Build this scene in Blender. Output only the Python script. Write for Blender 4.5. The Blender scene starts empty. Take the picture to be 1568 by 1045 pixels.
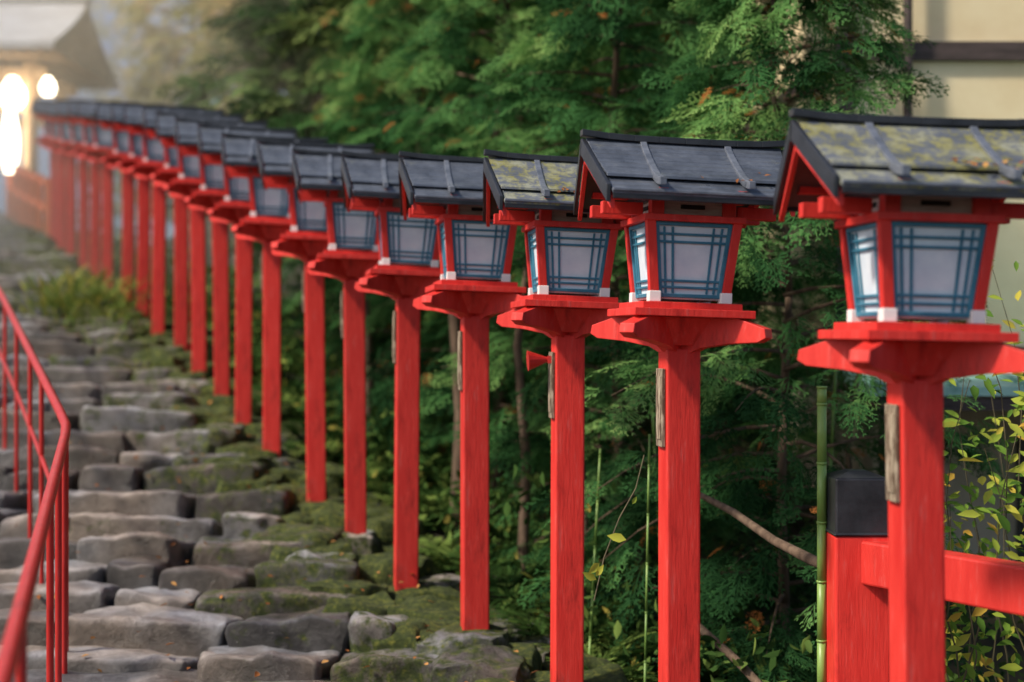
import bpy, math, random
import numpy as np
from mathutils import Vector, Matrix, noise, Euler
random.seed(7); rng=np.random.default_rng(11)
sc=bpy.context.scene
COL=sc.collection

# ------------------------------------------------------------------ helpers
def mat(name):
    m=bpy.data.materials.new(name); m.use_nodes=True
    nt=m.node_tree; nt.nodes.clear()
    out=nt.nodes.new('ShaderNodeOutputMaterial')
    return m,nt,out
def N(nt,t,**kw):
    n=nt.nodes.new(t)
    for k,v in kw.items():
        if hasattr(n,k): setattr(n,k,v)
        else: n.inputs[k].default_value=v
    return n
def ramp(nt,stops,inp=None,interp='LINEAR'):
    r=nt.nodes.new('ShaderNodeValToRGB'); cr=r.color_ramp; cr.interpolation=interp
    while len(cr.elements)<len(stops): cr.elements.new(0.5)
    for e,(p,c) in zip(cr.elements,stops):
        e.position=p; e.color=(c[0],c[1],c[2],1) if len(c)==3 else c
    if inp is not None: nt.links.new(inp,r.inputs[0])
    return r
def noisetex(nt,scale,detail=5,rough=.6,coord='Object',stretch=None):
    tc=nt.nodes.new('ShaderNodeTexCoord'); src=tc.outputs[coord]
    if stretch:
        mp=nt.nodes.new('ShaderNodeMapping'); mp.inputs['Scale'].default_value=stretch
        nt.links.new(src,mp.inputs[0]); src=mp.outputs[0]
    n=nt.nodes.new('ShaderNodeTexNoise'); n.inputs['Scale'].default_value=scale
    n.inputs['Detail'].default_value=detail; n.inputs['Roughness'].default_value=rough
    nt.links.new(src,n.inputs['Vector']); return n
def simple_mat(name,c1,c2,scale=6,rough=.6,bump=.15,bscale=40,metal=0,spec=.5,stretch=None,lo=.35,hi=.65):
    m,nt,out=mat(name)
    p=N(nt,'ShaderNodeBsdfPrincipled'); p.inputs['Roughness'].default_value=rough
    p.inputs['Metallic'].default_value=metal; p.inputs['Specular IOR Level'].default_value=spec
    n=noisetex(nt,scale,6,.62,stretch=stretch); r=ramp(nt,[(lo,c1),(hi,c2)],n.outputs[0])
    nt.links.new(r.outputs[0],p.inputs['Base Color'])
    if bump>0:
        b=N(nt,'ShaderNodeBump'); b.inputs['Strength'].default_value=bump; b.inputs['Distance'].default_value=.01
        n2=noisetex(nt,bscale,5,.6,stretch=stretch); nt.links.new(n2.outputs[0],b.inputs['Height'])
        nt.links.new(b.outputs[0],p.inputs['Normal'])
    nt.links.new(p.outputs[0],out.inputs[0]); return m
def empty(name,loc=(0,0,0),rot=(0,0,0)):
    e=bpy.data.objects.new(name,None); e.location=loc; e.rotation_euler=rot; e.empty_display_size=.1
    COL.objects.link(e); return e
def obj(name,data,parent=None,loc=(0,0,0),rot=(0,0,0),scale=(1,1,1)):
    o=bpy.data.objects.new(name,data); COL.objects.link(o)
    o.location=loc; o.rotation_euler=rot; o.scale=scale
    if parent: o.parent=parent
    return o
def np_mesh(name,V,F,mats,attrs=None,smooth=False):
    me=bpy.data.meshes.new(name); V=np.asarray(V,np.float32); F=np.asarray(F,np.int32)
    k=F.shape[1]
    me.vertices.add(len(V)); me.vertices.foreach_set('co',V.ravel())
    me.loops.add(F.size); me.loops.foreach_set('vertex_index',F.ravel())
    me.polygons.add(len(F)); me.polygons.foreach_set('loop_start',np.arange(0,F.size,k,dtype=np.int32))
    if attrs:
        for an,av in attrs.items():
            a=me.attributes.new(an,'FLOAT','POINT'); a.data.foreach_set('value',np.asarray(av,np.float32))
    me.update(calc_edges=True)
    if smooth: me.polygons.foreach_set('use_smooth',np.ones(len(F),bool))
    for m in mats: me.materials.append(m)
    return me
class MB:
    def __init__(s): s.v=[];s.f=[];s.m=[]
    def poly(s,pts,faces,mi=0):
        b=len(s.v); s.v+= [tuple(p) for p in pts]
        for f in faces: s.f.append([b+i for i in f]); s.m.append(mi)
    def hexa(s,bot,top,mi=0):
        s.poly(list(bot)+list(top),[(3,2,1,0),(4,5,6,7),(0,1,5,4),(1,2,6,5),(2,3,7,6),(3,0,4,7)],mi)
    def box(s,c,d,mi=0,rot=None):
        hx,hy,hz=d[0]/2,d[1]/2,d[2]/2
        P=[Vector(p) for p in [(-hx,-hy,-hz),(hx,-hy,-hz),(hx,hy,-hz),(-hx,hy,-hz),(-hx,-hy,hz),(hx,-hy,hz),(hx,hy,hz),(-hx,hy,hz)]]
        if rot: 
            R=Euler(rot).to_matrix(); P=[R@p for p in P]
        P=[p+Vector(c) for p in P]
        s.hexa(P[:4],P[4:],mi)
    def extr(s,prof,org,u,n,w,z=(0,0,1),mi=0):
        org=Vector(org);u=Vector(u);n=Vector(n);z=Vector(z);k=len(prof)
        A=[org+u*a+z*b-n*w/2 for a,b in prof]; B=[p+n*w for p in A]
        F=[tuple(range(k)),tuple(range(2*k-1,k-1,-1))]+[((i+1)%k,i,k+i,k+(i+1)%k) for i in range(k)]
        s.poly(A+B,F,mi)
    def cyl(s,p0,p1,r0,r1=None,n=10,mi=0):
        r1=r0 if r1 is None else r1
        p0=Vector(p0);p1=Vector(p1);d=(p1-p0).normalized(); a=d.orthogonal().normalized(); b=d.cross(a)
        A=[p0+(a*math.cos(t)+b*math.sin(t))*r0 for t in [2*math.pi*i/n for i in range(n)]]
        B=[p1+(a*math.cos(t)+b*math.sin(t))*r1 for t in [2*math.pi*i/n for i in range(n)]]
        s.poly(A+B,[tuple(range(n))[::-1],tuple(range(n,2*n))]+[(i,(i+1)%n,n+(i+1)%n,n+i) for i in range(n)],mi)
    def mesh(s,name,mats,smooth=False):
        me=bpy.data.meshes.new(name); me.from_pydata(s.v,[],s.f); me.update()
        import bmesh
        bm=bmesh.new(); bm.from_mesh(me); bmesh.ops.recalc_face_normals(bm,faces=bm.faces); bm.to_mesh(me); bm.free()
        for m in mats: me.materials.append(m)
        me.polygons.foreach_set('material_index',s.m)
        if smooth: me.polygons.foreach_set('use_smooth',[True]*len(s.f))
        return me
def bevel(o,w=.004,seg=2):
    b=o.modifiers.new('bev','BEVEL'); b.width=w; b.segments=seg; b.limit_method='ANGLE'; b.angle_limit=math.radians(40)
def tube(name,pts,r,m,parent=None,radii=None,cyc=False):
    cu=bpy.data.curves.new(name,'CURVE'); cu.dimensions='3D'; cu.bevel_depth=r; cu.bevel_resolution=4
    sp=cu.splines.new('POLY'); sp.points.add(len(pts)-1)
    for i,p in enumerate(pts):
        sp.points[i].co=(*p,1)
        if radii: sp.points[i].radius=radii[i]
    sp.use_smooth=True; cu.use_fill_caps=True
    cu.materials.append(m); return obj(name,cu,parent)

# ------------------------------------------------------------------ layout (metres, eye level = 0)
PY=[3.96,4.93,5.81,6.53,7.36,8.17,8.92,9.83,10.58,11.36,12.16,12.94,13.9,14.8,15.7,17.0,17.9,18.9,20.1,21.1,22.0]
PX=[1.12,.58,.229,-.171,-.537,-.908,-1.241,-1.656,-1.987,-2.331,-2.685,-3.006,-3.44,-3.82,-4.23,-4.83,-5.23,-5.69,-6.22,-6.67,-7.06]
PZ=[-1.54,-1.46,-1.41,-1.32,-1.21,-1.08,-.92,-.75,-.57,-.40,-.22,-.04,.14,.30,.46,.70,.85,1.02,1.21,1.39,1.55]
YY=np.array([-30,2.0]+PY+[27,200]); 
XX=np.array([3.0,2.1]+PX+[-9.6,-9.6]); ZZ=np.array([-1.62,-1.6]+PZ+[2.5,2.5])
def xp(y): return np.interp(y,YY,XX)
def zp(y): return np.interp(y,YY,ZZ)
def sst(a,b,x):
    t=np.clip((x-a)/(b-a),0,1); return t*t*(3-2*t)
def ground(x,y):
    x=np.asarray(x,float);y=np.asarray(y,float)
    s=x-xp(y); z=zp(y)-.16
    z=z-.55*sst(.3,2.2,s)
    z=z+.38*np.clip(y-15,0,25)*sst(2.5,8,s)
    z=z+.55*np.clip(y-33,0,60)*sst(3,10,s)
    z=z+.4*np.clip(-s-6.5,0,20)*(1-sst(24,32,y))*sst(-5,5,y)*.5
    z=z+.06*np.sin(x*1.7+y*.6)*np.sin(y*1.3-x*.4)*sst(.4,1,np.abs(s))
    return z

# ------------------------------------------------------------------ materials
def red_mat(name,c1,c2,rough):
    m,nt,out=mat(name); p=N(nt,'ShaderNodeBsdfPrincipled'); p.inputs['Roughness'].default_value=rough
    p.inputs['Specular IOR Level'].default_value=.35
    oi=N(nt,'ShaderNodeObjectInfo')
    n=noisetex(nt,3.5,6,.6,stretch=(6,6,1)); r=ramp(nt,[(.3,c1),(.7,c2)],n.outputs[0])
    n2=noisetex(nt,14,8,.75,stretch=(3,3,.5)); r2=ramp(nt,[(.56,(0,0,0)),(.78,(1,1,1))],n2.outputs[0])
    mx=N(nt,'ShaderNodeMix',data_type='RGBA'); nt.links.new(r2.outputs[0],mx.inputs[0])
    nt.links.new(r.outputs[0],mx.inputs[6]); mx.inputs[7].default_value=(c2[0]*.85,c2[1]*2.4,c2[2]*2.9,1)
    n6=noisetex(nt,5,7,.7,stretch=(2,2,.6)); r6=ramp(nt,[(.32,(.50,.45,.45)),(.44,(1,1,1))],n6.outputs[0])
    mu=N(nt,'ShaderNodeMix',data_type='RGBA',blend_type='MULTIPLY'); mu.inputs[0].default_value=.75; nt.links.new(mx.outputs[2],mu.inputs[6]); nt.links.new(r6.outputs[0],mu.inputs[7])
    hs=N(nt,'ShaderNodeHueSaturation'); mr=N(nt,'ShaderNodeMapRange'); mr.inputs[3].default_value=.84; mr.inputs[4].default_value=1.05
    nt.links.new(oi.outputs['Random'],mr.inputs[0]); nt.links.new(mr.outputs[0],hs.inputs['Value'])
    nt.links.new(mu.outputs[2],hs.inputs['Color']); nt.links.new(hs.outputs[0],p.inputs['Base Color'])
    b=N(nt,'ShaderNodeBump'); b.inputs['Strength'].default_value=.35; b.inputs['Distance'].default_value=.006
    n3=noisetex(nt,30,6,.6,stretch=(4,4,.4)); nt.links.new(n3.outputs[0],b.inputs['Height']); nt.links.new(b.outputs[0],p.inputs['Normal'])
    nt.links.new(p.outputs[0],out.inputs[0]); return m
M_red=red_mat('vermilion_paint',(.60,.024,.019),(.76,.048,.036),.52)
M_rail=red_mat('rail_red_paint',(.42,.02,.018),(.55,.035,.03),.3)
M_black=simple_mat('black_metal',(.012,.013,.017),(.032,.034,.042),8,.35,.1)
M_blue=simple_mat('blue_lattice',(.02,.14,.22),(.045,.22,.33),10,.5,.1)
M_white=simple_mat('white_cap',(.75,.75,.74),(.83,.83,.82),10,.45,.05)
M_paper=simple_mat('lantern_paper',(.58,.67,.76),(.72,.80,.86),9,.6,.1,25)
M_frieze=simple_mat('pale_wood_frieze',(.32,.25,.22),(.50,.42,.38),12,.7,.2,stretch=(1,4,8))
M_dark=simple_mat('dark_slot',(.01,.008,.007),(.02,.015,.012),10,.9,0)
M_plate=simple_mat('weathered_wood_plate',(.10,.06,.035),(.40,.33,.24),14,.8,.3,stretch=(4,4,1),lo=.42,hi=.6)
def roof_mat(name,mossy):
    m,nt,out=mat(name); p=N(nt,'ShaderNodeBsdfPrincipled')
    p.inputs['Metallic'].default_value=.3 
    n=noisetex(nt,9,8,.7); r=ramp(nt,[(.3,(.055,.065,.085)),(.7,(.145,.165,.21))],n.outputs[0])
    tc=N(nt,'ShaderNodeTexCoord')
    colr=r.outputs[0]; rg=.35
    n2=noisetex(nt,18,9,.78); r2=ramp(nt,[(.46,(0,0,0)),(.54,(1,1,1))] if mossy else [(.58,(0,0,0)),(.72,(.5,.5,.5))],n2.outputs[0])
    n4=noisetex(nt,9,5,.7); r4=ramp(nt,[(.35,(.05,.058,.025)),(.5,(.20,.19,.06)),(.62,(.24,.25,.20))],n4.outputs[0])
    mx=N(nt,'ShaderNodeMix',data_type='RGBA'); nt.links.new(r2.outputs[0],mx.inputs[0]); nt.links.new(colr,mx.inputs[6]); nt.links.new(r4.outputs[0],mx.inputs[7])
    colr=mx.outputs[2]
    if mossy: rg=.75; p.inputs['Metallic'].default_value=.05
    nt.links.new(colr,p.inputs['Base Color']); 
    n5=noisetex(nt,20,4,.6); r5=ramp(nt,[(.3,(rg-.1,)*3),(.7,(rg+.15,)*3)],n5.outputs[0]); nt.links.new(r5.outputs[0],p.inputs['Roughness'])
    w=N(nt,'ShaderNodeTexWave',wave_type='BANDS',bands_direction='Z'); w.inputs['Scale'].default_value=18; w.inputs['Distortion'].default_value=.6
    nt.links.new(tc.outputs['Object'],w.inputs['Vector'])
    ad=N(nt,'ShaderNodeMath',operation='ADD'); n3=noisetex(nt,45,5,.6); nt.links.new(w.outputs[1],ad.inputs[0]); nt.links.new(n3.outputs[0],ad.inputs[1])
    b=N(nt,'ShaderNodeBump'); b.inputs['Strength'].default_value=.45; b.inputs['Distance'].default_value=.004
    nt.links.new(ad.outputs[0],b.inputs['Height']); nt.links.new(b.outputs[0],p.inputs['Normal'])
    nt.links.new(p.outputs[0],out.inputs[0]); return m
M_roof=roof_mat('roof_metal',False); M_roofm=roof_mat('roof_metal_mossy',True)
M_batten=simple_mat('roof_batten',(.10,.115,.145),(.22,.24,.29),14,.32,.1,metal=.3)
def stone_mat():
    m,nt,out=mat('step_stone'); p=N(nt,'ShaderNodeBsdfPrincipled')
    at=N(nt,'ShaderNodeAttribute',attribute_name='moss'); av=N(nt,'ShaderNodeAttribute',attribute_name='var')
    n=noisetex(nt,5,9,.74); 
    a=N(nt,'ShaderNodeMath',operation='MULTIPLY_ADD'); nt.links.new(av.outputs['Fac'],a.inputs[0]); a.inputs[1].default_value=.34; 
    sb=N(nt,'ShaderNodeMath',operation='SUBTRACT'); nt.links.new(n.outputs[0],sb.inputs[0]); sb.inputs[1].default_value=.17
    nt.links.new(sb.outputs[0],a.inputs[2])
    r=ramp(nt,[(.14,(.025,.023,.022)),(.34,(.085,.077,.072)),(.52,(.20,.185,.175)),(.72,(.42,.40,.385))],a.outputs[0])
    nh=noisetex(nt,1.6,3,.5); rh_=ramp(nt,[(.4,(1.05,.92,.80)),(.6,(.90,.98,1.10))],nh.outputs[0])
    mu=N(nt,'ShaderNodeMix',data_type='RGBA',blend_type='MULTIPLY'); mu.inputs[0].default_value=.9; nt.links.new(r.outputs[0],mu.inputs[6]); nt.links.new(rh_.outputs[0],mu.inputs[7])
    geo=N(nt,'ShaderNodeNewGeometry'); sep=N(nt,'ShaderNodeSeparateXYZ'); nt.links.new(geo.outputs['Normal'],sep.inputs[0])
    rw=ramp(nt,[(.3,(.50,.48,.46)),(.85,(1.3,1.3,1.34))],sep.outputs[2])  # top light put into the colour: upward faces lighter and bluish, sides darker
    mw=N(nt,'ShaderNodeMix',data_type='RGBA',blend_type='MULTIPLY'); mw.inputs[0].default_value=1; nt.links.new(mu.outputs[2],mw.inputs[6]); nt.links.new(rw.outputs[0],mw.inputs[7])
    n2=noisetex(nt,11,8,.7)
    ma=N(nt,'ShaderNodeMath',operation='MULTIPLY_ADD'); nt.links.new(n2.outputs[0],ma.inputs[0]); ma.inputs[1].default_value=1.4
    ms=N(nt,'ShaderNodeMath',operation='SUBTRACT'); nt.links.new(at.outputs['Fac'],ms.inputs[0]); ms.inputs[1].default_value=.78
    nt.links.new(ms.outputs[0],ma.inputs[2])
    r2=ramp(nt,[(.40,(0,0,0)),(.60,(1,1,1))],ma.outputs[0])
    n3=noisetex(nt,30,5,.7); r3=ramp(nt,[(.3,(.012,.02,.005)),(.52,(.05,.07,.011)),(.74,(.21,.21,.03))],n3.outputs[0])
    mx=N(nt,'ShaderNodeMix',data_type='RGBA'); nt.links.new(r2.outputs[0],mx.inputs[0]); nt.links.new(mw.outputs[2],mx.inputs[6]); nt.links.new(r3.outputs[0],mx.inputs[7])
    nt.links.new(mx.outputs[2],p.inputs['Base Color'])
    rr=ramp(nt,[(0,(.28,)*3),(1,(.95,)*3)],r2.outputs[0]); nt.links.new(rr.outputs[0],p.inputs['Roughness'])
    b=N(nt,'ShaderNodeBump'); b.inputs['Strength'].default_value=1; b.inputs['Distance'].default_value=.04
    n4=noisetex(nt,10,10,.76); nt.links.new(n4.outputs[0],b.inputs['Height']); nt.links.new(b.outputs[0],p.inputs['Normal'])
    nt.links.new(p.outputs[0],out.inputs[0]); return m
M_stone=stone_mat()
M_ground=simple_mat('forest_soil',(.014,.012,.008),(.05,.042,.022),3,.95,.6,12)
M_bark=simple_mat('bark',(.07,.042,.027),(.18,.12,.08),8,.9,.6,20,stretch=(4,4,.6))
def leaf_mat(name,stops,trans=.35,rough=.5):
    m,nt,out=mat(name); at=N(nt,'ShaderNodeAttribute',attribute_name='tint')
    r=ramp(nt,stops,at.outputs['Fac'])
    p=N(nt,'ShaderNodeBsdfDiffuse'); nt.links.new(r.outputs[0],p.inputs['Color'])
    if trans<=0: nt.links.new(p.outputs[0],out.inputs[0]); return m
    t=N(nt,'ShaderNodeBsdfTranslucent'); mx=N(nt,'ShaderNodeMixShader'); mx.inputs[0].default_value=trans
    nt.links.new(r.outputs[0],t.inputs['Color'])
    nt.links.new(p.outputs[0],mx.inputs[1]); nt.links.new(t.outputs[0],mx.inputs[2]); nt.links.new(mx.outputs[0],out.inputs[0]); return m
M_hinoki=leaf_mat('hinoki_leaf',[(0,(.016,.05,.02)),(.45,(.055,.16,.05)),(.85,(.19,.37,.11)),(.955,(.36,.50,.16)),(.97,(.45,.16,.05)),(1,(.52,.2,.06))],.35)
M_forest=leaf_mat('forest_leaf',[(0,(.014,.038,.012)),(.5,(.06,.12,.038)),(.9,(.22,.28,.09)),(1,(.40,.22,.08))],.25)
M_glade=leaf_mat('sunlit_leaf',[(0,(.30,.28,.09)),(.5,(.50,.46,.16)),(.85,(.72,.55,.22)),(1,(.82,.40,.15))],.5)  # pale warm leaf colours with the sun glow painted in
M_fern=leaf_mat('fern_leaf',[(0,(.016,.04,.011)),(.5,(.055,.11,.028)),(.9,(.18,.25,.06)),(1,(.44,.36,.08))],.25)
M_shrub=leaf_mat('shrub_leaf',[(0,(.07,.16,.03)),(.5,(.2,.33,.05)),(.85,(.5,.52,.08)),(1,(.65,.38,.07))],.4)
M_dead=leaf_mat('dead_leaf',[(0,(.12,.05,.025)),(.5,(.32,.12,.04)),(1,(.5,.28,.10))],.1)
M_stem=simple_mat('thin_stem',(.06,.05,.025),(.12,.10,.05),8,.8,.1)
M_bamboo=simple_mat('green_bamboo',(.13,.25,.05),(.26,.40,.10),5,.4,.05,stretch=(3,3,.5))

# ------------------------------------------------------------------ terrain
def axis(lo,hi,fl,fh,step,n):
    a=np.arange(fl,fh,step); 
    L=fl-(np.linspace(0,1,n)[1:]**2.2)*(fl-lo); H=fh+(np.linspace(0,1,n)**2.2)*(hi-fh)
    return np.concatenate([L[::-1],a,H])
gx=axis(-160,160,-12,8,.25,22); gy=axis(-120,220,0,34,.25,24)
GX,GY=np.meshgrid(gx,gy); GZ=ground(GX,GY)
V=np.stack([GX.ravel(),GY.ravel(),GZ.ravel()],1); nx=len(gx); ny=len(gy)
I=np.arange(nx*ny).reshape(ny,nx); F=np.stack([I[:-1,:-1].ravel(),I[:-1,1:].ravel(),I[1:,1:].ravel(),I[1:,:-1].ravel()],1)
obj('ground',np_mesh('ground',V,F,[M_ground],smooth=True))

# ------------------------------------------------------------------ stones
def unit_grid(c):
    n=len(c); idx={}; vs=[]; fs=[]
    def vid(p):
        k=tuple(round(q,4) for q in p)
        if k not in idx: idx[k]=len(vs); vs.append(k)
        return idx[k]
    for ax in range(3):
        for sg in (-1,1):
            for i in range(n-1):
                for j in range(n-1):
                    q=[]
                    for (a,b) in ((i,j),(i+1,j),(i+1,j+1),(i,j+1)):
                        p=[0,0,0]; p[ax]=sg; p[(ax+1)%3]=c[a]; p[(ax+2)%3]=c[b]; q.append(vid(p))
                    if sg<0: q=q[::-1]
                    fs.append(q)
    return np.array(vs,float),np.array(fs)
G_hi=unit_grid([-1,-.95,-.87,-.74,-.56,-.36,-.18,0,.18,.36,.56,.74,.87,.95,1]); G_lo=unit_grid([-1,-.88,-.6,-.2,.2,.6,.88,1])
class Stones:
    def __init__(s): s.V=[];s.F=[];s.mo=[];s.va=[];s.n=0
    def add(s,c,h,r,rot=0,moss=0,amp=.03,hi=True,boulder=False,tilt=0):
        gv,gf=G_hi if hi else G_lo; h=np.array(h); c=np.array(c,float)
        P=gv*h
        if boulder:
            L=np.linalg.norm(gv,axis=1,keepdims=True); P=P*(.55+.45/L)
        inn=np.maximum(h-r,h*.2); q=np.clip(P,-inn,inn); d=P-q; L=np.linalg.norm(d,axis=1,keepdims=True); L[L<1e-6]=1
        P=np.where(np.linalg.norm(d,axis=1,keepdims=True)>1e-6,q+d/L*np.minimum(L,r),P)
        if not boulder:
            P[:,1]+= -.035*random.uniform(.2,1.4)*(1-np.abs(gv[:,0])**2)*(gv[:,1]<0)
            P[:,2]-= .022*random.uniform(0,1)*np.abs(gv[:,0])**3*(gv[:,2]>0)
        P[:,0]*=1+random.uniform(-.12,.12)*gv[:,1]; P[:,1]*=1+random.uniform(-.18,.18)*gv[:,0]
        P[:,2]+=random.uniform(-.05,.05)*P[:,0]-tilt*P[:,1]
        P[:,1]+=random.uniform(-.03,.12)*(P[:,2])
        ca,sa=math.cos(rot),math.sin(rot); x=P[:,0]*ca-P[:,1]*sa; y=P[:,0]*sa+P[:,1]*ca
        P[:,0]=x;P[:,1]=y; P+=c
        off=random.uniform(0,50)
        for i in range(len(P)):
            p=Vector(P[i]); a=noise.noise_vector(p*3.2+Vector((off,0,0))); b=noise.noise_vector(p*10+Vector((0,off,0))); 
            P[i]+= np.array(a)*amp*1.3+np.array(b)*amp*.8
        s.V.append(P); s.F.append(gf+s.n); s.n+=len(P)
        s.mo+= [moss]*len(P); s.va+=[random.random()]*len(P)
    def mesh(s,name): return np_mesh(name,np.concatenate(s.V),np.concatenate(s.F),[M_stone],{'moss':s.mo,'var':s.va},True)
S=Stones(); y=3.4; k=0
while y<27:
    near=y<11
    tread=random.uniform(.42,.48) if y<15 else random.uniform(.46,.54)
    x1=float(xp(y))-.25+random.uniform(-.08,.08); xl=x1-5.6
    x=x1
    while x>xl:
        w=random.uniform(.28,.60) if random.random()<.55 else random.uniform(.62,1.15)
        if y<6.4: w=random.uniform(.6,1.25)
        sdist=x1-x; cx=x-w/2; yy=y-.05*(cx-x1)+random.uniform(-.06,.06)
        zt=float(zp(y))+random.uniform(-.025,.024)
        moss=max(0,.46-.46*sdist)+random.uniform(0,.14)
        hgt=.12+random.uniform(0,.02)
        S.add((cx,yy+.16,zt-hgt-.005),(w/2-.013,tread/2+.08,hgt),.036,random.uniform(-.07,.07),moss,.029,hi=near,tilt=random.uniform(.10,.16))
        x-=w
    y+=tread; k+=1
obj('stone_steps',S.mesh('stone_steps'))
S=Stones(); y=4.6
while y<24:
    for j in range(3):
        s_=[-.28,.0,.30][j]+random.uniform(-.1,.1)
        r=random.uniform(.12,.22)
        zc=float(zp(y))-.08-.05*j+random.uniform(-.05,.04)
        S.add((float(xp(y))+s_,y+random.uniform(-.12,.12),zc-.02),(r*1.25,r,.12),.08,random.uniform(-.5,.5),.72+random.uniform(-.15,.5),.038,hi=y<11,boulder=True)
    y+=random.uniform(.24,.36)
obj('mossy_border_stones',S.mesh('mossy_border_stones'))

# ------------------------------------------------------------------ lanterns
def build_head(roofm,name):
    b=MB(); RED,BLK,BLU,WHT,PAP,FRI,DRK,ROOF,BAT=range(9)
    hb,ht=.138,.166; H=.262
    for sx in (-1,1):
        for sy in (-1,1):
            w=.031
            def sq(h,z): 
                x0,y0=sx*(h-w),sy*(h-w); x1,y1=sx*h,sy*h
                xs=sorted((x0,x1)); ys=sorted((y0,y1)); return [(xs[0],ys[0],z),(xs[1],ys[0],z),(xs[1],ys[1],z),(xs[0],ys[1],z)]
            b.hexa(sq(hb,-.01),sq(ht,H),RED)
            b.box((sx*(hb-.014),sy*(hb-.014),.008),(.040,.040,.036),WHT)
    def face(sx,ax):
        def P(u,z,off):
            t=(z)/H; h=hb+(ht-hb)*t+off
            return (u,-h,z) if ax==0 and sx<0 else (-u,h,z) if ax==0 else (-h,-u,z) if sx<0 else (h,u,z)
        def bar(u0,z0,u1,z1,w,t0,t1,mi,vert):
            if vert: c=[(u0-w/2,z0),(u0+w/2,z0),(u1+w/2,z1),(u1-w/2,z1)]
            else: c=[(u0,z0-w/2),(u1,z1-w/2),(u1,z1+w/2),(u0,z0+w/2)]
            A=[P(u,z,t0) for u,z in c]; B=[P(u,z,t1) for u,z in c]; b.hexa(A,B,mi)
        ub,ut=hb-.031,ht-.031
        A=[P(u,z,-.026) for u,z in [(-ub-.01,.0),(ub+.01,.0),(ut+.01,H),(-ut-.01,H)]]; B=[P(u,z,-.020) for u,z in [(-ub-.01,0),(ub+.01,0),(ut+.01,H),(-ut-.01,H)]]
        b.hexa(A,B,PAP)
        def U(fr,z): return fr*(ub+(ut-ub)*z/H)
        bar(U(-.95,0),.008,U(-.95,H),H-.005,.014,-.0195,-.009,BLU,True); bar(U(.95,0),.008,U(.95,H),H-.005,.014,-.0195,-.009,BLU,True)
        bar(-ub,.012,ub,.012,.013,-.019,-.0095,BLU,False); bar(-ut*.98,H-.010,ut*.98,H-.010,.013,-.019,-.0095,BLU,False)
        for fr in (-.76,-.54,.54,.76): bar(U(fr,.02),.02,U(fr,H-.02),H-.02,.0085,-.0192,-.014,BLU,True)
        for z in (.040,.062,H-.070,H-.044): bar(U(-.9,z),z,U(.9,z),z,.0085,-.0188,-.0125,BLU,False)
    face(-1,0);face(1,0);face(-1,1);face(1,1)
    b.box((0,0,H+.009),(.352,.352,.022),RED)
    b.box((0,0,H+.045),(.262,.262,.05),FRI)
    for sy in (-1,1): b.box((0,sy*.1325,H+.050),(.085,.004,.015),DRK)
    for sx in (-1,1):
        b.box((sx*.1325,0,H+.050),(.004,.085,.015),DRK)
        for sy in (-1,1): b.box((sx*.125,sy*.125,H+.045),(.045,.045,.0505),RED)
        b.box((0+sx*.235,-.085,H+.040),(.14,.036,.042),RED); b.box((0+sx*.235,.085,H+.040),(.14,.036,.042),RED)
        b.box((sx*.135,0,H+.083),(.034,.50,.028),BLK)
        b.box((sx*.135,-.252,H+.083),(.036,.006,.03),RED)
    for sy in (-1,1): b.box((0,sy*.19,H+.110),(.56,.03,.026),RED)
    ze,zr=.355,.535; run=.27
    def curve(t): return (run*t, zr-(zr-ze)*(t**.86))
    def halfw(t): return .348-.04*t
    for sy in (-1,1):
        segs=[0,.2,.4,.6,.78]
        for i in range(len(segs)-1):
            a,c=segs[i],segs[i+1]; (ya,za),(yc,zc)=curve(a),curve(c); wa,wc=halfw(a),halfw(c)
            top=[(-wc,sy*yc,zc+.014),(wc,sy*yc,zc+.014),(wa,sy*ya,za+.012),(-wa,sy*ya,za+.012)]
            bot=[(x,y_,z-.010) for x,y_,z in top]; b.hexa(bot,top,ROOF)
        (ya,za),(yc,zc)=curve(.70),curve(1.04); wa,wc=halfw(.8)-.004,halfw(1)+.004
        top=[(-wc,sy*yc,zc-.004),(wc,sy*yc,zc-.004),(wa,sy*ya,za-.009),(-wa,sy*ya,za-.009)]
        b.hexa([(x,y_,z-.014) for x,y_,z in top],top,ROOF)
        b.box((0,sy*(run+.010),ze-.010),(.622,.010,.010),BAT)
        b.box((0,sy*(run+.003),ze-.028),(.618,.014,.024),BLK)
        (ya,za),(yc,zc)=curve(.12),curve(.95)
        top=[(-.30,sy*yc,zc-.026),(.30,sy*yc,zc-.026),(.33,sy*ya,za-.026),(-.33,sy*ya,za-.026)]
        b.hexa([(x,y_,z-.01) for x,y_,z in top],top,BLK)
        for sx in (-1,1):
            (ya,za),(yc,zc)=curve(.02),curve(1.0)
            x0=sx*.352; x1=sx*.316; o=.014*sx
            top=[(x1,sy*yc,zc+.006),(x1+o,sy*yc,zc+.006),(x0+o,sy*ya,za+.014),(x0,sy*ya,za+.014)]
            b.hexa([(x,y_,z-.058) for x,y_,z in top],top,BLK)
            top=[(x1-o*1.2,sy*yc*.97,zc-.03),(x1-o*.1,sy*yc*.97,zc-.03),(x0-o*.1,sy*ya,za-.03),(x0-o*1.2,sy*ya,za-.03)]
            b.hexa([(x,y_,z-.042) for x,y_,z in top],top,RED)
        for bx in (-.15,.15):
            K=10; pts=[]
            for i in range(K):
                t=i/(K-1)*1.12; yy=run*t; zz=zr-(zr-ze)*(t**.80)+.027+.022*max(0,(t-.7)/.4)**2
                pts.append((yy,zz))
            for i in range(K-1):
                (y0,z0),(y1,z1)=pts[i],pts[i+1]
                top=[(bx-.0115,sy*y1,z1),(bx+.0115,sy*y1,z1),(bx+.0115,sy*y0,z0),(bx-.0115,sy*y0,z0)]
                b.hexa([(x,y_,z-.026) for x,y_,z in top],top,BAT)
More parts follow.
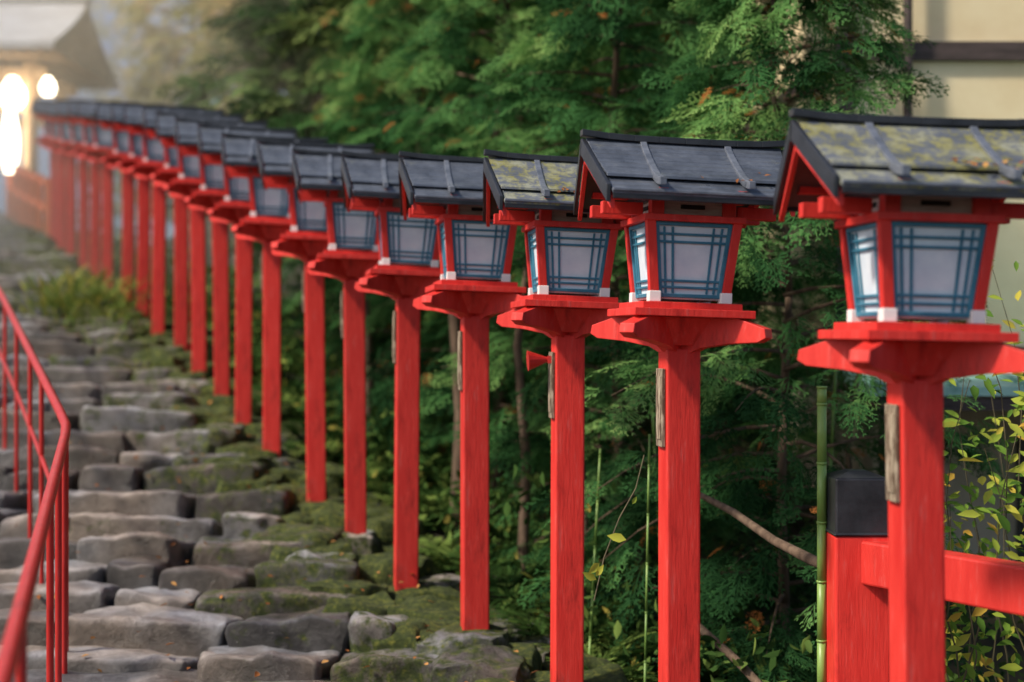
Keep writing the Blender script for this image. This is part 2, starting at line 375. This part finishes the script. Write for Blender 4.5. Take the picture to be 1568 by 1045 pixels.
    for i in range(8):
        x0=-.365+.73*i/8; x1=x0+.73/8
        u=lambda x: zr+.026+.012*(abs(x)/.365)**4
        top=[(x0,-.022,u(x0)),(x1,-.022,u(x1)),(x1,.022,u(x1)),(x0,.022,u(x0))]
        b.hexa([(x,y_,z-.022) for x,y_,z in top],top,BLK)
    b.poly([(-.20,-.2,.37),(-.20,.2,.37),(-.20,0,.51)],[(0,1,2)],DRK); b.poly([(.20,-.2,.37),(.20,.2,.37),(.20,0,.51)],[(0,2,1)],DRK)
    b.box((0,0,-.022),(.345,.345,.022),RED)
    b.box((0,0,-.046),(.415,.415,.026),RED)
    prof=[(-.34,-.088),(-.345,-.118),(-.315,-.134),(-.20,-.142),(-.10,-.158),(-.06,-.178),(.06,-.178),(.10,-.158),(.20,-.142),(.315,-.134),(.345,-.118),(.34,-.088),(.24,-.0595),(-.24,-.0595)]
    q=math.sqrt(.5)
    b.extr(prof,(0,0,0),(q,q,0),(-q,q,0),.056,mi=RED)
    b.extr([(a,z-.004 if z<-.07 else z+.0003) for a,z in prof],(0,0,0),(-q,q,0),(-q,-q,0),.054,mi=RED)
    b.hexa([(-.072,-.072,-.155),(.072,-.072,-.155),(.072,.072,-.155),(-.072,.072,-.155)],[(-.12,-.12,-.06),(.12,-.12,-.06),(.12,.12,-.06),(-.12,.12,-.06)],RED)
    return b.mesh(name,[M_red,M_black,M_blue,M_white,M_paper,M_frieze,M_dark,roofm,M_batten])
headA=build_head(M_roof,'lantern_head'); headB=build_head(M_roofm,'lantern_head_mossy')
b=MB(); b.box((0,0,-.95),(.12,.12,1.57)); post_me=b.mesh('lantern_post',[M_red])
b=MB(); b.box((-.0675,-.005,-.37),(.012,.080,.27)); b.box((-.0755,-.005,-.37),(.004,.055,.22)); plate_me=b.mesh('plaque',[M_plate])
for i in range(21):
    x,y,z=PX[i],PY[i],PZ[i]+1.6
    yaw=math.radians([6,9,8,9,9][i] if i<5 else 9+random.uniform(-3,3))
    L=empty('vermilion_lantern',(x,y,z),(math.radians(random.uniform(-.4,.4)),math.radians([-.6,0,.2,0][i] if i<4 else random.uniform(-.7,.7)),yaw))
    h=obj('lantern_head',headB if i in (0,2) else headA,L,rot=(0,math.radians(1.8),0)); bevel(h,.0025,2)
    p=obj('post',post_me,L); bevel(p,.008,3)
    q=obj('name_plaque',plate_me,L); bevel(q,.002,1)
L=empty('red_cone_fitting',(PX[2]-.08,PY[2]-.03,-.075))  # small red cone beside the post, not identified
b=MB(); b.cyl((0,0,0),(-.085,-.01,-.005),.008,.042,14); b.box((.01,0,0),(.03,.03,.03)); obj('red_cone',b.mesh('red_cone',[M_rail]),L)

def quadcloud(centers,sizes,name,matl,tints,normals=None,fold=.2,asp=.6):
    n=len(centers); c=np.asarray(centers); s=np.asarray(sizes)[:,None]
    if normals is None: nn=rng.normal(size=(n,3))
    else: nn=np.asarray(normals)+rng.normal(size=(n,3))*.35
    nn/=np.linalg.norm(nn,axis=1,keepdims=True)
    d=rng.normal(size=(n,3)); d-= (d*nn).sum(1,keepdims=True)*nn; d/=np.linalg.norm(d,axis=1,keepdims=True)
    e=np.cross(nn,d)
    V=np.stack([c-d*s, c-d*s*.3+e*s*asp+nn*s*fold, c+d*s*.35+e*s*asp*.85+nn*s*fold, c+d*s*1.15, c+d*s*.35-e*s*asp*.85+nn*s*fold, c-d*s*.3-e*s*asp+nn*s*fold],1).reshape(-1,3)
    base=np.arange(n)[:,None]*6
    F=np.concatenate([base+np.array([[0,1,2,3]]),base+np.array([[0,3,4,5]])],0)
    return np_mesh(name,V,F,[matl],{'tint':np.repeat(tints,6)})
n=380; ys=rng.uniform(5.6,16,n); ss=-rng.uniform(.0,1,n)**1.6*4.5
cs=np.stack([xp(ys)+ss,ys,zp(ys)+.022],1)
obj('fallen_leaves',quadcloud(cs,rng.uniform(.012,.022,n),'fallen_leaves',M_dead,rng.random(n),np.tile([0,0,1.],(n,1))))
cc=[];
for i,(lx,cnt) in ((0,(0.15,14)),(2,(.05,16)),(1,(.22,6))):
    for j in range(cnt):
        t=random.uniform(.7,1.0); cc.append((PX[i]+lx+random.gauss(0,.08),PY[i]-.27*t,PZ[i]+1.6+.535-.18*t**.86+.02))
obj('roof_litter_leaves',quadcloud(cc,rng.uniform(.007,.014,len(cc)),'roof_litter_leaves',M_dead,rng.random(len(cc)),np.tile([0,-.5,1.],(len(cc),1))))

# ------------------------------------------------------------------ handrail
HR=empty('metal_handrail')
rp=[(-.35,.5,-.72),(-1.0,2.8,-.66),(-1.90,6.05,-.40),(-1.96,6.25,-.37),(-2.05,6.45,-.32),(-3.7,10.3,.34),(-5.2,13.5,1.0),(-8.4,20,2.2)]
tube('top_rail',rp,.021,M_rail,HR)
def rail_at(y):
    return float(np.interp(y,[p[1] for p in rp],[p[0] for p in rp])),float(np.interp(y,[p[1] for p in rp],[p[2] for p in rp]))
for y in [3.3,4.7,5.35,5.95,6.2,7.3,7.95,8.9,9.9,11,12.2,13.5,15,17,19]:
    x,z=rail_at(y); tube('baluster',[(x,y,z),(x,y,float(zp(y))-.1)],.0125,M_rail,HR)
tube('mid_rail',[(rail_at(y)[0],y,rail_at(y)[1]-.42) for y in (6.2,7.3,9,11,13.5,17,19)],.012,M_rail,HR)

# ------------------------------------------------------------------ red fence at right
FN=empty('red_wooden_fence')
b=MB(); ang=math.atan2(-.6,.37)
b.box((1.21,5.0,-1.45),(.19,.19,1.55),0)
b.box((1.28,4.97,-.68-.55),(.10,.12,.9),0)
o=obj('fence_post',b.mesh('fence_post',[M_red]),FN); bevel(o,.008)
b=MB(); b.box((1.21,5.0,-.575),(.185,.185,.20)); b.hexa([(1.117,4.907,-.475),(1.303,4.907,-.475),(1.303,5.093,-.475),(1.117,5.093,-.475)],[(1.18,4.97,-.452),(1.24,4.97,-.452),(1.24,5.03,-.452),(1.18,5.03,-.452)])
b.box((1.21,5,-.668),(.20,.20,.012))
o=obj('black_post_cap',b.mesh('post_cap',[M_black]),FN); bevel(o,.006)
b=MB()
d=Vector((.37,-.6,0)).normalized()
for z,hh in ((-.765,.15),(-1.35,.12)):
    b.box(Vector((1.23,4.95,z))+d*1.25,(2.5,.09,hh),0,(0,0,ang))
for t in (.75,1.5,2.4):
    q=Vector((1.23,4.95,0))+d*t; b.box((q.x,q.y,-1.2),(.08,.08,.75),0,(0,0,ang))
o=obj('fence_rails',b.mesh('fence_rails',[M_red]),FN); bevel(o,.008)

def bamboo(name,x,y,z0,z1,r,lean=(0,0)):
    b=MB(); z=z0; H=z1-z0
    while z<z1:
        z2=min(z+.21,z1); X=lambda q:(x+lean[0]*(q-z0)/H,y+lean[1]*(q-z0)/H,q)
        b.cyl(X(z),X(z2-.006),r,r*.97,12); b.cyl(X(z2-.008),X(z2),r*1.12,r*1.12,12); z=z2
    o=obj(name,b.mesh(name,[M_bamboo],True)); return o
bamboo('bamboo_pole',1.10,5.05,-1.9,-.16,.017)
for (x,y,l,r,zt) in ((.56,6.1,.03,.005,-.4),(.33,6.6,.08,.006,-.5),(.8,7.2,-.1,.008,-.1),(1.5,7.0,.1,.008,0)):
    bamboo('bamboo_stalk',x,y,-2.0,zt,r,(l,0))
tube('fallen_branch',[(.80,6.2,-.66),(.93,6.0,-.72),(1.05,5.7,-.80),(1.15,5.45,-.84),(1.22,5.15,-.84)],.02,M_bark,None,[.6,.8,.9,1.1,1.2])
tube('fallen_branch',[(.75,6.3,-1.2),(.95,6.0,-1.35),(1.1,5.8,-1.5),(1.3,5.5,-1.7)],.018,M_bark,None)

# ------------------------------------------------------------------ foliage
def rh(p,d,l,w,up=(0,0,1)):
    p=np.array(p,float); d=np.array(d,float); d/=np.linalg.norm(d); e=np.cross(up,d); e/=np.linalg.norm(e)
    return [p,p+d*l*.45+e*w,p+d*l,p+d*l*.45-e*w]
def make_spray(n,sub,seed,w=.016,droop=.35):
    r=np.random.default_rng(seed); V=[];tip=[]
    V+=rh((0,0,0),(1,0,0),1.0,.012); tip+=[.2,.4,1,.4]
    for i in range(n):
        t=.1+.85*i/(n-1); L=.48*math.sin(math.pi*min(1,(t*.75+.25)))**.8*(1-.35*t)+.08
        for sg in (-1,1):
            a=math.radians(48+r.uniform(-10,10))*sg; d=(math.cos(a),math.sin(a),r.uniform(-.15,.15)); p=np.array((t+r.uniform(-.02,.02),0,0))
            l=L*r.uniform(.75,1.1); V+=rh(p,d,l,w); tip+=[t*.5,.4,.9,.4]
            for j in range(sub):
                u=.25+.65*j/max(1,sub-1); pp=p+np.array(d)*l*u
                for s2 in (-1,1):
                    a2=a+math.radians(38)*s2; V+=rh(pp,(math.cos(a2),math.sin(a2),r.uniform(-.2,.2)),l*.42*(1.1-u*.6),w*.85); tip+=[.3,.6,1,.6]
    V=np.array(V); V[:,2]-=droop*V[:,0]**2+.25*V[:,1]**2
    return V,np.array(tip)
def frames(az,el,roll):
    d=np.stack([np.cos(az)*np.cos(el),np.sin(az)*np.cos(el),np.sin(el)],1)
    s=np.stack([-np.sin(az),np.cos(az),0*az],1); u=np.cross(d,s)
    s2=s*np.cos(roll)[:,None]+u*np.sin(roll)[:,None]; u2=np.cross(d,s2)
    return np.stack([d,s2,u2],2)
def cloud(name,pos,M,size,sprays,matl,tint):
    VV=[];TT=[];k=len(sprays); which=rng.integers(0,k,len(pos))
    for w,(sv,tip) in enumerate(sprays):
        m=which==w
        P=np.einsum('nij,vj->nvi',M[m]*size[m][:,None,None],sv)+pos[m][:,None,:]
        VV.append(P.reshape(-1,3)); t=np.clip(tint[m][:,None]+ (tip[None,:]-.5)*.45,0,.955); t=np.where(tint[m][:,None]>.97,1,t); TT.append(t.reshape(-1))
    V=np.concatenate(VV); F=np.arange(len(V)).reshape(-1,4)
    return np_mesh(name,V,F,[matl],{'tint':np.concatenate(TT)})
def tree_meshes(name,H,R,nl,ns,size,sprays,matl,z0=.3,seed=0,prof=None,trunk=.05,dead=.03):
    r=np.random.default_rng(seed); P=[];AZ=[];EL=[];T=[]; b=MB()
    pts=[(math.sin(i*1.3+seed)*.03*i/3,math.cos(i*.9+seed)*.03*i/3,-.4+(H+.4)*i/10) for i in range(11)]
    for i in range(10): b.cyl(pts[i],pts[i+1],trunk*(1-i/10.5),trunk*(1-(i+1)/10.5),8)
    for i in range(nl):
        f=(i+.5)/nl; h=z0+(H-z0)*f; az=i*2.399+r.uniform(-.4,.4)
        pr=(1-f)**.7*(.55+.45*min(1,f*5)) if prof is None else prof(f)
        l=R*pr*r.uniform(.6,1.15)+.12; up=r.uniform(.05,.45); dr=r.uniform(.25,.6)/max(R,.5)
        prev=None; ts=r.uniform(.18,1,ns)**.75; lt=r.uniform(.0,.8)
        for q in np.linspace(0,1,6):
            c=(q*l*math.cos(az),q*l*math.sin(az),h+up*q*l-dr*(q*l)**2)
            if prev: b.cyl(prev,c,.012*(1.1-q)*R+.002,.012*(1-q)*R+.002,4)
            prev=c
        ca,sa=math.cos(az),math.sin(az); lat=r.normal(0,.16*l+.03,ns)*(1.2-ts*.6)
        P.append(np.stack([ts*l*ca-lat*sa,ts*l*sa+lat*ca,h+up*ts*l-dr*(ts*l)**2-np.abs(lat)*.2+r.normal(0,.05,ns)],1))
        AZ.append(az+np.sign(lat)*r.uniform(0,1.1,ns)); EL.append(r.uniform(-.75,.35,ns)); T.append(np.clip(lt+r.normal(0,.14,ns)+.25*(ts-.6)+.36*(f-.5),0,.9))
    P=np.concatenate(P);AZ=np.concatenate(AZ);EL=np.concatenate(EL);T=np.concatenate(T)
    sz=r.uniform(size*.65,size*1.25,len(P)); dm=r.random(len(T))<dead; T=np.where(dm,1,T); sz=np.where(dm,sz*.45,sz)
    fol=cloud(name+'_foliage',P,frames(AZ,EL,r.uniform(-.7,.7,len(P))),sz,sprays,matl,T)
    return b.mesh(name+'_trunk',[M_bark],True),fol
hiS=[make_spray(8,2,s,.020) for s in (1,2,3)]; loS=[make_spray(6,0,s,.055) for s in (4,5,6)]
TA=tree_meshes('hinoki_a',4.6,1.05,95,25,.21,hiS,M_hinoki,.3,1,prof=lambda f:(.85+.25*math.sin(f*6))*(1-f)**.55*(.55+.45*min(1,f*3)),trunk=.035,dead=.06)
TB=tree_meshes('hinoki_b',5.2,1.15,100,23,.22,hiS,M_hinoki,.5,2,prof=lambda f:(.8+.2*math.sin(f*5+1))*(1-f)**.4*(.5+.5*min(1,f*3)),trunk=.05,dead=.06)
TC=tree_meshes('cedar_c',8.5,1.9,105,20,.55,loS,M_forest,1.0,3,prof=lambda f:(.8+.2*math.sin(f*9))*(1-f)**.45,trunk=.12)
TD=tree_meshes('cedar_d',7.5,1.7,95,20,.5,loS,M_forest,1.6,4,prof=lambda f:(.7+.3*math.sin(f*7+2))*(1-f)**.4,trunk=.10,dead=.05)
TG=tree_meshes('glade_e',7.0,2.4,80,14,.42,loS,M_glade,1.5,5,prof=lambda f:(.7+.3*math.sin(f*7+2))*(math.sin(math.pi*min(1,f*.85+.15)))**.5,trunk=.12,dead=.18)
def tree(name,T,x,y,rot,s=1,z=None):
    z=float(ground(x,y)) if z is None else z
    e=empty(name,(x,y,z),(0,0,rot)); e.scale=(s,s,s)
    obj('trunk',T[0],e); obj('foliage',T[1],e)
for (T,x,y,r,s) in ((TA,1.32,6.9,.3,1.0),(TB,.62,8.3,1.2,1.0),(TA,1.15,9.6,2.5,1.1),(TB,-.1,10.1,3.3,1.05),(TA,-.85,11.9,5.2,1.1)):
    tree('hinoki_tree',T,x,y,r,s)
random.seed(5)
pos=[]
for y,dx0,dx1,st in ((13.0,3.0,6.5,2.2),(15.5,3.0,10,2.4),(19,3.2,15,2.7),(24,5.0,20,3.2),(30,6,26,3.8)):
    x=float(xp(y))+dx0
    while x<float(xp(y))+dx1:
        pos.append((x+random.uniform(-.3,.4),y+random.uniform(-.6,.8))); x+=st
for (x,y) in pos:
    if 2.0<x<9.5 and y<15.8: continue
    T=TC if random.random()<.55 else TD
    tree('cedar_tree',T,x,y,random.uniform(0,6.28),random.uniform(.9,1.2))
for (x,y,s) in ((-4.4,24.5,.95),(-6.4,28.5,.95),(-5.0,30,1.2),(-10.2,38,1.0),(-8.2,32,.6)):
    tree('broadleaf_tree',TG,x,y,random.uniform(0,6.28),s)
for (x,y,h,r) in ((.05,7.9,1.9,.030),(-.35,9.0,2.0,.045),(.35,7.4,1.8,.022),(1.75,7.3,1.9,.02),(-1.1,10.6,2.0,.05),(.8,8.9,2.1,.04)):
    z=float(ground(x,y)); tube('slender_tree_trunk',[(x,y,z-.1),(x+.03,y,z+h*.35),(x-.02,y+.03,z+h*.7),(x+.05,y,z+h)],r,M_bark,None,[1.1,.95,.8,.5])

fS=[make_spray(10,0,s,.035,.55) for s in (8,9)]
P=[];AZ=[];T=[];EL=[];SZ=[]
for i in range(420):
    y=random.uniform(4.2,20); s=abs(random.gauss(0,1.0))+.36; x=float(xp(y))+s
    if s>3.5: continue
    base=(x,y,float(ground(x,y))+.0); lt=random.uniform(.1,.8); sz=random.uniform(.14,.34)
    for j in range(8):
        P.append(base);AZ.append(random.uniform(0,6.28));EL.append(random.uniform(.35,1.1));T.append(min(.9,max(0,lt+random.gauss(0,.12))));SZ.append(sz*random.uniform(.7,1.1))
P=np.array(P);AZ=np.array(AZ);EL=np.array(EL);T=np.array(T);SZ=np.array(SZ)
obj('fern_undergrowth',cloud('fern_undergrowth',P,frames(AZ,EL,rng.uniform(-.3,.3,len(P))),SZ,fS,M_fern,T))
n=20000; ys=rng.uniform(5.6,24,n); ss=.5+rng.random(n)**1.3*5; xs=xp(ys)+ss; cl=np.sin(xs*2.3+1)*np.sin(ys*1.9)+np.sin(xs*5+ys*3)*.5
hh=rng.random(n)**1.5*(.55+.35*cl); m=hh>0.02; m&=~((xs>2)&(ys>7.5)&(ys<15)); xs,ys,hh=xs[m],ys[m],hh[m]
cs=np.stack([xs,ys,ground(xs,ys)+hh],1)
obj('scrub_foliage',quadcloud(cs,rng.uniform(.02,.05,len(cs)),'scrub_foliage',M_fern,np.clip(rng.normal(.45,.28,len(cs)),0,1),asp=.45))
P=[];AZ=[];EL=[];T=[];SZ=[]
gv=np.array(sum([rh((0,0,0),(1,0,0),.5,.03),rh((.45,0,0),(1,0,0),.55,.025)],[])); gv[:,2]-=.5*gv[:,0]**2; gS=[(gv,np.full(8,.6))]
for (cx,cy,nn,rr,ll) in ((-4.6,15.0,420,.55,1.3),(-4.15,14.2,180,.4,.9),(-3.7,13.2,90,.3,.6),(-3.1,12.1,60,.25,.5)):
    for j in range(nn):
        x=cx+random.gauss(0,rr*.5);y=cy+random.gauss(0,rr*.5)
        P.append((x,y,float(zp(y))-.05));AZ.append(random.uniform(0,6.28));EL.append(random.uniform(.5,1.4));T.append(random.uniform(.6,.98));SZ.append(random.uniform(.25,.5)*ll)
obj('grass_tufts',cloud('grass_tufts',np.array(P),frames(np.array(AZ),np.array(EL),np.zeros(len(P))),np.array(SZ),gS,M_fern,np.array(T)))

SH=empty('leafy_shrub',(0,0,0))
C=[];random.seed(21)
for i in range(18):
    x0=random.uniform(1.5,2.3); y0=random.uniform(4.7,5.9); hgt=random.uniform(.9,2.4); lx=random.uniform(-.3,.45); ly=random.uniform(-.3,.2)
    pts=[]
    for k in range(9):
        t=k/8; pts.append((x0+lx*t**2+.03*math.sin(k*1.7+i),y0+ly*t,-2.0+hgt*t+.0))
    tube('stem',pts,.004,M_stem,SH,[1.3-t*.12 for t in range(9)])
    for k in range(2,9):
        for j in range(7):
            a=random.uniform(0,6.28); l=random.uniform(.03,.16); p=pts[k]
            C.append((p[0]+math.cos(a)*l,p[1]+math.sin(a)*l,p[2]+random.uniform(-.06,.08)))
me=quadcloud(C,rng.uniform(.018,.042,len(C)),'leaves',M_shrub,rng.random(len(C)),np.tile([0,-.6,.8],(len(C),1)),asp=.42); obj('leaves',me,SH)
VN=empty('climbing_vine')
vp=[(.52,5.6,-.45),(.47,5.4,-.56),(.40,5.3,-.66),(.34,5.25,-.80),(.30,5.2,-.95)]
tube('stem',vp,.0025,M_stem,VN)
C=[(.385,5.2,-.72),(.30,5.2,-.83),(.285,5.2,-.86),(.32,5.2,-.84),(.46,5.35,-.6)]
obj('leaves',quadcloud(C,[.034,.030,.028,.024,.016],'vine_leaves',M_shrub,np.array([.8,.75,.7,.85,.6]),np.tile([0,-1,.2],(5,1)),asp=.5),VN)

# ------------------------------------------------------------------ building at right
M_wall=simple_mat('cream_plaster',(.78,.63,.38),(.86,.73,.47),2.5,.85,.15,30)
M_beam=simple_mat('dark_timber',(.04,.028,.024),(.085,.06,.055),6,.7,.2,stretch=(1,1,6))
M_copper=simple_mat('green_copper_roof',(.26,.52,.45),(.42,.68,.60),4,.5,.15)
M_wall2=simple_mat('grey_plaster',(.50,.44,.34),(.64,.56,.44),2,.85,.15,30)
M_glass=simple_mat('dark_window',(.02,.025,.03),(.05,.055,.06),2,.15,0)
BD=empty('plaster_house')
b=MB(); b.box((5.2,11.8,1.4),(6.1,5.0,3.1)); b.box((5.2,11.8,4.0),(6.1,5.0,2.1)); obj('upper_wall',b.mesh('w',[M_wall]),BD)
b=MB(); b.box((5.3,11.9,-1.5),(5.8,4.9,2.7)); obj('lower_wall',b.mesh('w2',[M_wall2]),BD)
b=MB()
b.box((5.2,9.28,2.02-.13),(6.2,.05,.12)); b.box((5.2,9.28,-.12),(6.2,.05,.16)); 
for x in (2.17,4.6,8.2): b.box((x,9.27,2.4),(.12,.06,5.1))
b.box((2.13,11.8,1.89),(.05,5,.12))
b.cyl((2.56,9.2,-.1),(2.56,9.2,5),.03,.03,10)
obj('timber_frame',b.mesh('tf',[M_beam]),BD)
b=MB(); b.hexa([(1.95,7.75,-.30),(8.5,7.75,-.30),(8.5,9.3,-.14),(1.95,9.3,-.14)],[(1.95,7.75,-.25),(8.5,7.75,-.25),(8.5,9.3,-.06),(1.95,9.3,-.06)])
for i in range(17): x=2.0+i*.4; b.hexa([(x,7.74,-.255),(x+.03,7.74,-.255),(x+.03,9.3,-.065),(x,9.3,-.065)],[(x,7.74,-.225),(x+.03,7.74,-.225),(x+.03,9.3,-.035),(x,9.3,-.035)])
obj('canopy_roof',b.mesh('canopy',[M_copper]),BD)
b=MB(); b.box((5.2,7.79,-.345),(6.4,.06,.07)); 
for x in (2.1,4.2,6.3,8.3): b.box((x,7.9,-1.5),(.1,.1,2.5))
obj('canopy_frame',b.mesh('cf',[M_beam]),BD)
b=MB(); b.box((4.0,9.42,-1.1),(1.3,.06,1.0)); b.box((6.6,9.27,.9),(1.4,.05,1.1)); obj('windows',b.mesh('win',[M_glass]),BD)
b=MB(); b.hexa([(1.4,8.3,4.9),(9,8.3,4.9),(9,15.3,4.9),(1.4,15.3,4.9)],[(1.4,11.7,6.6),(9,11.7,6.6),(9,11.9,6.6),(1.4,11.9,6.6)]); obj('main_roof',b.mesh('mr',[M_black]),BD)

# ------------------------------------------------------------------ shrine gate at the top of the steps
M_pale=simple_mat('pale_roof_bark',(.66,.58,.46),(.83,.76,.63),3,.8,.2)
M_gwood=simple_mat('gate_timber',(.42,.26,.14),(.60,.42,.26),4,.7,.2)
m,nt,out=mat('glow_paper'); e=N(nt,'ShaderNodeEmission'); e.inputs[0].default_value=(1,.80,.50,1); e.inputs[1].default_value=14; nt.links.new(e.outputs[0],out.inputs[0]); M_lit=m  # emission set high so it spreads a warm glow through the haze
GT=empty('shrine_gate',(-10.9,27.5,0))
b=MB(); gz=2.5
for sx in (-1.9,1.9):
    for sy in (-.9,.9): b.cyl((sx,sy,gz-.3),(sx,sy,5.2),.13,.12,14)
for sy in (-.9,.9): b.box((0,sy,5.0),(4.4,.16,.22)); b.box((0,sy,4.35),(3.6,.10,.14))
for i in range(22): b.box((-2.5+i*.24,0,5.27),(.07,3.4,.07))
obj('frame',b.mesh('gf',[M_gwood]),GT)
b=MB()
for sy in (-1,1):
    K=7
    for i in range(K):
        t0,t1=i/K,(i+1)/K; f=lambda t:(sy*(2.1*t),6.6-1.25*t**.75)
        (y0,z0),(y1,z1)=f(t0),f(t1); top=[(-2.7,y1,z1),(2.7,y1,z1),(2.7,y0,z0),(-2.7,y0,z0)]
        b.hexa([(x,q,z-.12) for x,q,z in top],top)
b.box((0,0,6.67),(5.5,.3,.22)); obj('gate_roof',b.mesh('gr',[M_pale]),GT)
b=MB()
for (x,zc,sc_) in ((1.65,4.6,1.35),(2.3,4.72,.8),(-.2,4.6,1.25),(1.6,3.75,1.5)):  # lanterns put in for the bright blobs and the glow around them
    for k in range(6):
        z0=zc+(-.21+.07*k)*sc_*(1.0 if zc>4 else 2.0); hh=.07*sc_*(1.0 if zc>4 else 2.0); rr=[.10,.15,.17,.17,.15,.10,.06]
        f_=1.0 if zc>4 else .6
        b.cyl((x,-1.15,z0),(x,-1.15,z0+hh),rr[k]*sc_*f_,rr[k+1]*sc_*f_,12)
obj('glow_lanterns',b.mesh('pl',[M_lit],True),GT)
M_or=red_mat('orange_fence_paint',(.72,.12,.03),(.85,.20,.06),.5)
FE=empty('orange_stair_fence'); b=MB()
for i in range(6):
    y=22.9+i*.8; x=float(xp(y))+.05; z=float(zp(y)); b.box((x,y,z+.35),(.10,.10,1.1))
    if i<5:
        x2=float(xp(y+.8))+.05; z2=float(zp(y+.8))
        for hh in (.82,.4):
            b.hexa([(x-.03,y,z+hh-.05),(x+.03,y,z+hh-.05),(x2+.03,y+.8,z2+hh-.05),(x2-.03,y+.8,z2+hh-.05)],[(x-.03,y,z+hh+.05),(x+.03,y,z+hh+.05),(x2+.03,y+.8,z2+hh+.05),(x2-.03,y+.8,z2+hh+.05)])
obj('fence',b.mesh('ofence',[M_or]),FE)

# warm-tinted haze boxes added to make the golden glow, thicker around the gate
def glow_haze(dens,c,d):
    m,nt,out=mat('glow_haze'); v=N(nt,'ShaderNodeVolumeScatter'); v.inputs['Color'].default_value=(1,.90,.66,1); v.inputs['Density'].default_value=dens; v.inputs['Anisotropy'].default_value=-.15
    nt.links.new(v.outputs[0],out.inputs['Volume']); b=MB(); b.box(c,d); obj('glow_haze',b.mesh('glow_haze',[m]))
glow_haze(.03,(-12,28,5),(20,26,9))
glow_haze(.06,(-14,29.5,5),(12.5,19,8.6))

# ------------------------------------------------------------------ light, world, camera
sd=Vector((-.66,-.30,.74)).normalized()
su=bpy.data.lights.new('sun','SUN'); su.energy=4.7; su.angle=math.radians(5); su.color=(1,.90,.75)
so=obj('sun',su); so.rotation_euler=sd.to_track_quat('Z','Y').to_euler()
w=bpy.data.worlds.new('World'); sc.world=w; w.use_nodes=True; nt=w.node_tree; bg=nt.nodes['Background']
sky=nt.nodes.new('ShaderNodeTexSky'); sky.sky_type='NISHITA'; sky.sun_disc=False; sky.sun_elevation=math.asin(sd.z); sky.sun_rotation=math.atan2(sd.x,sd.y)
sky.air_density=1; sky.dust_density=2.5; sky.ozone_density=1
nt.links.new(sky.outputs[0],bg.inputs[0]); bg.inputs[1].default_value=.15
cam=bpy.data.cameras.new('camera'); cam.lens=50; cam.sensor_width=36; cam.clip_end=600; cam.clip_start=.05
cam.dof.use_dof=True; cam.dof.focus_distance=5.2; cam.dof.aperture_fstop=1.25
co=obj('camera',cam); co.rotation_euler=(math.radians(90),0,0); sc.camera=co
sc.view_settings.view_transform='Standard'; sc.view_settings.look='None'; sc.view_settings.exposure=0
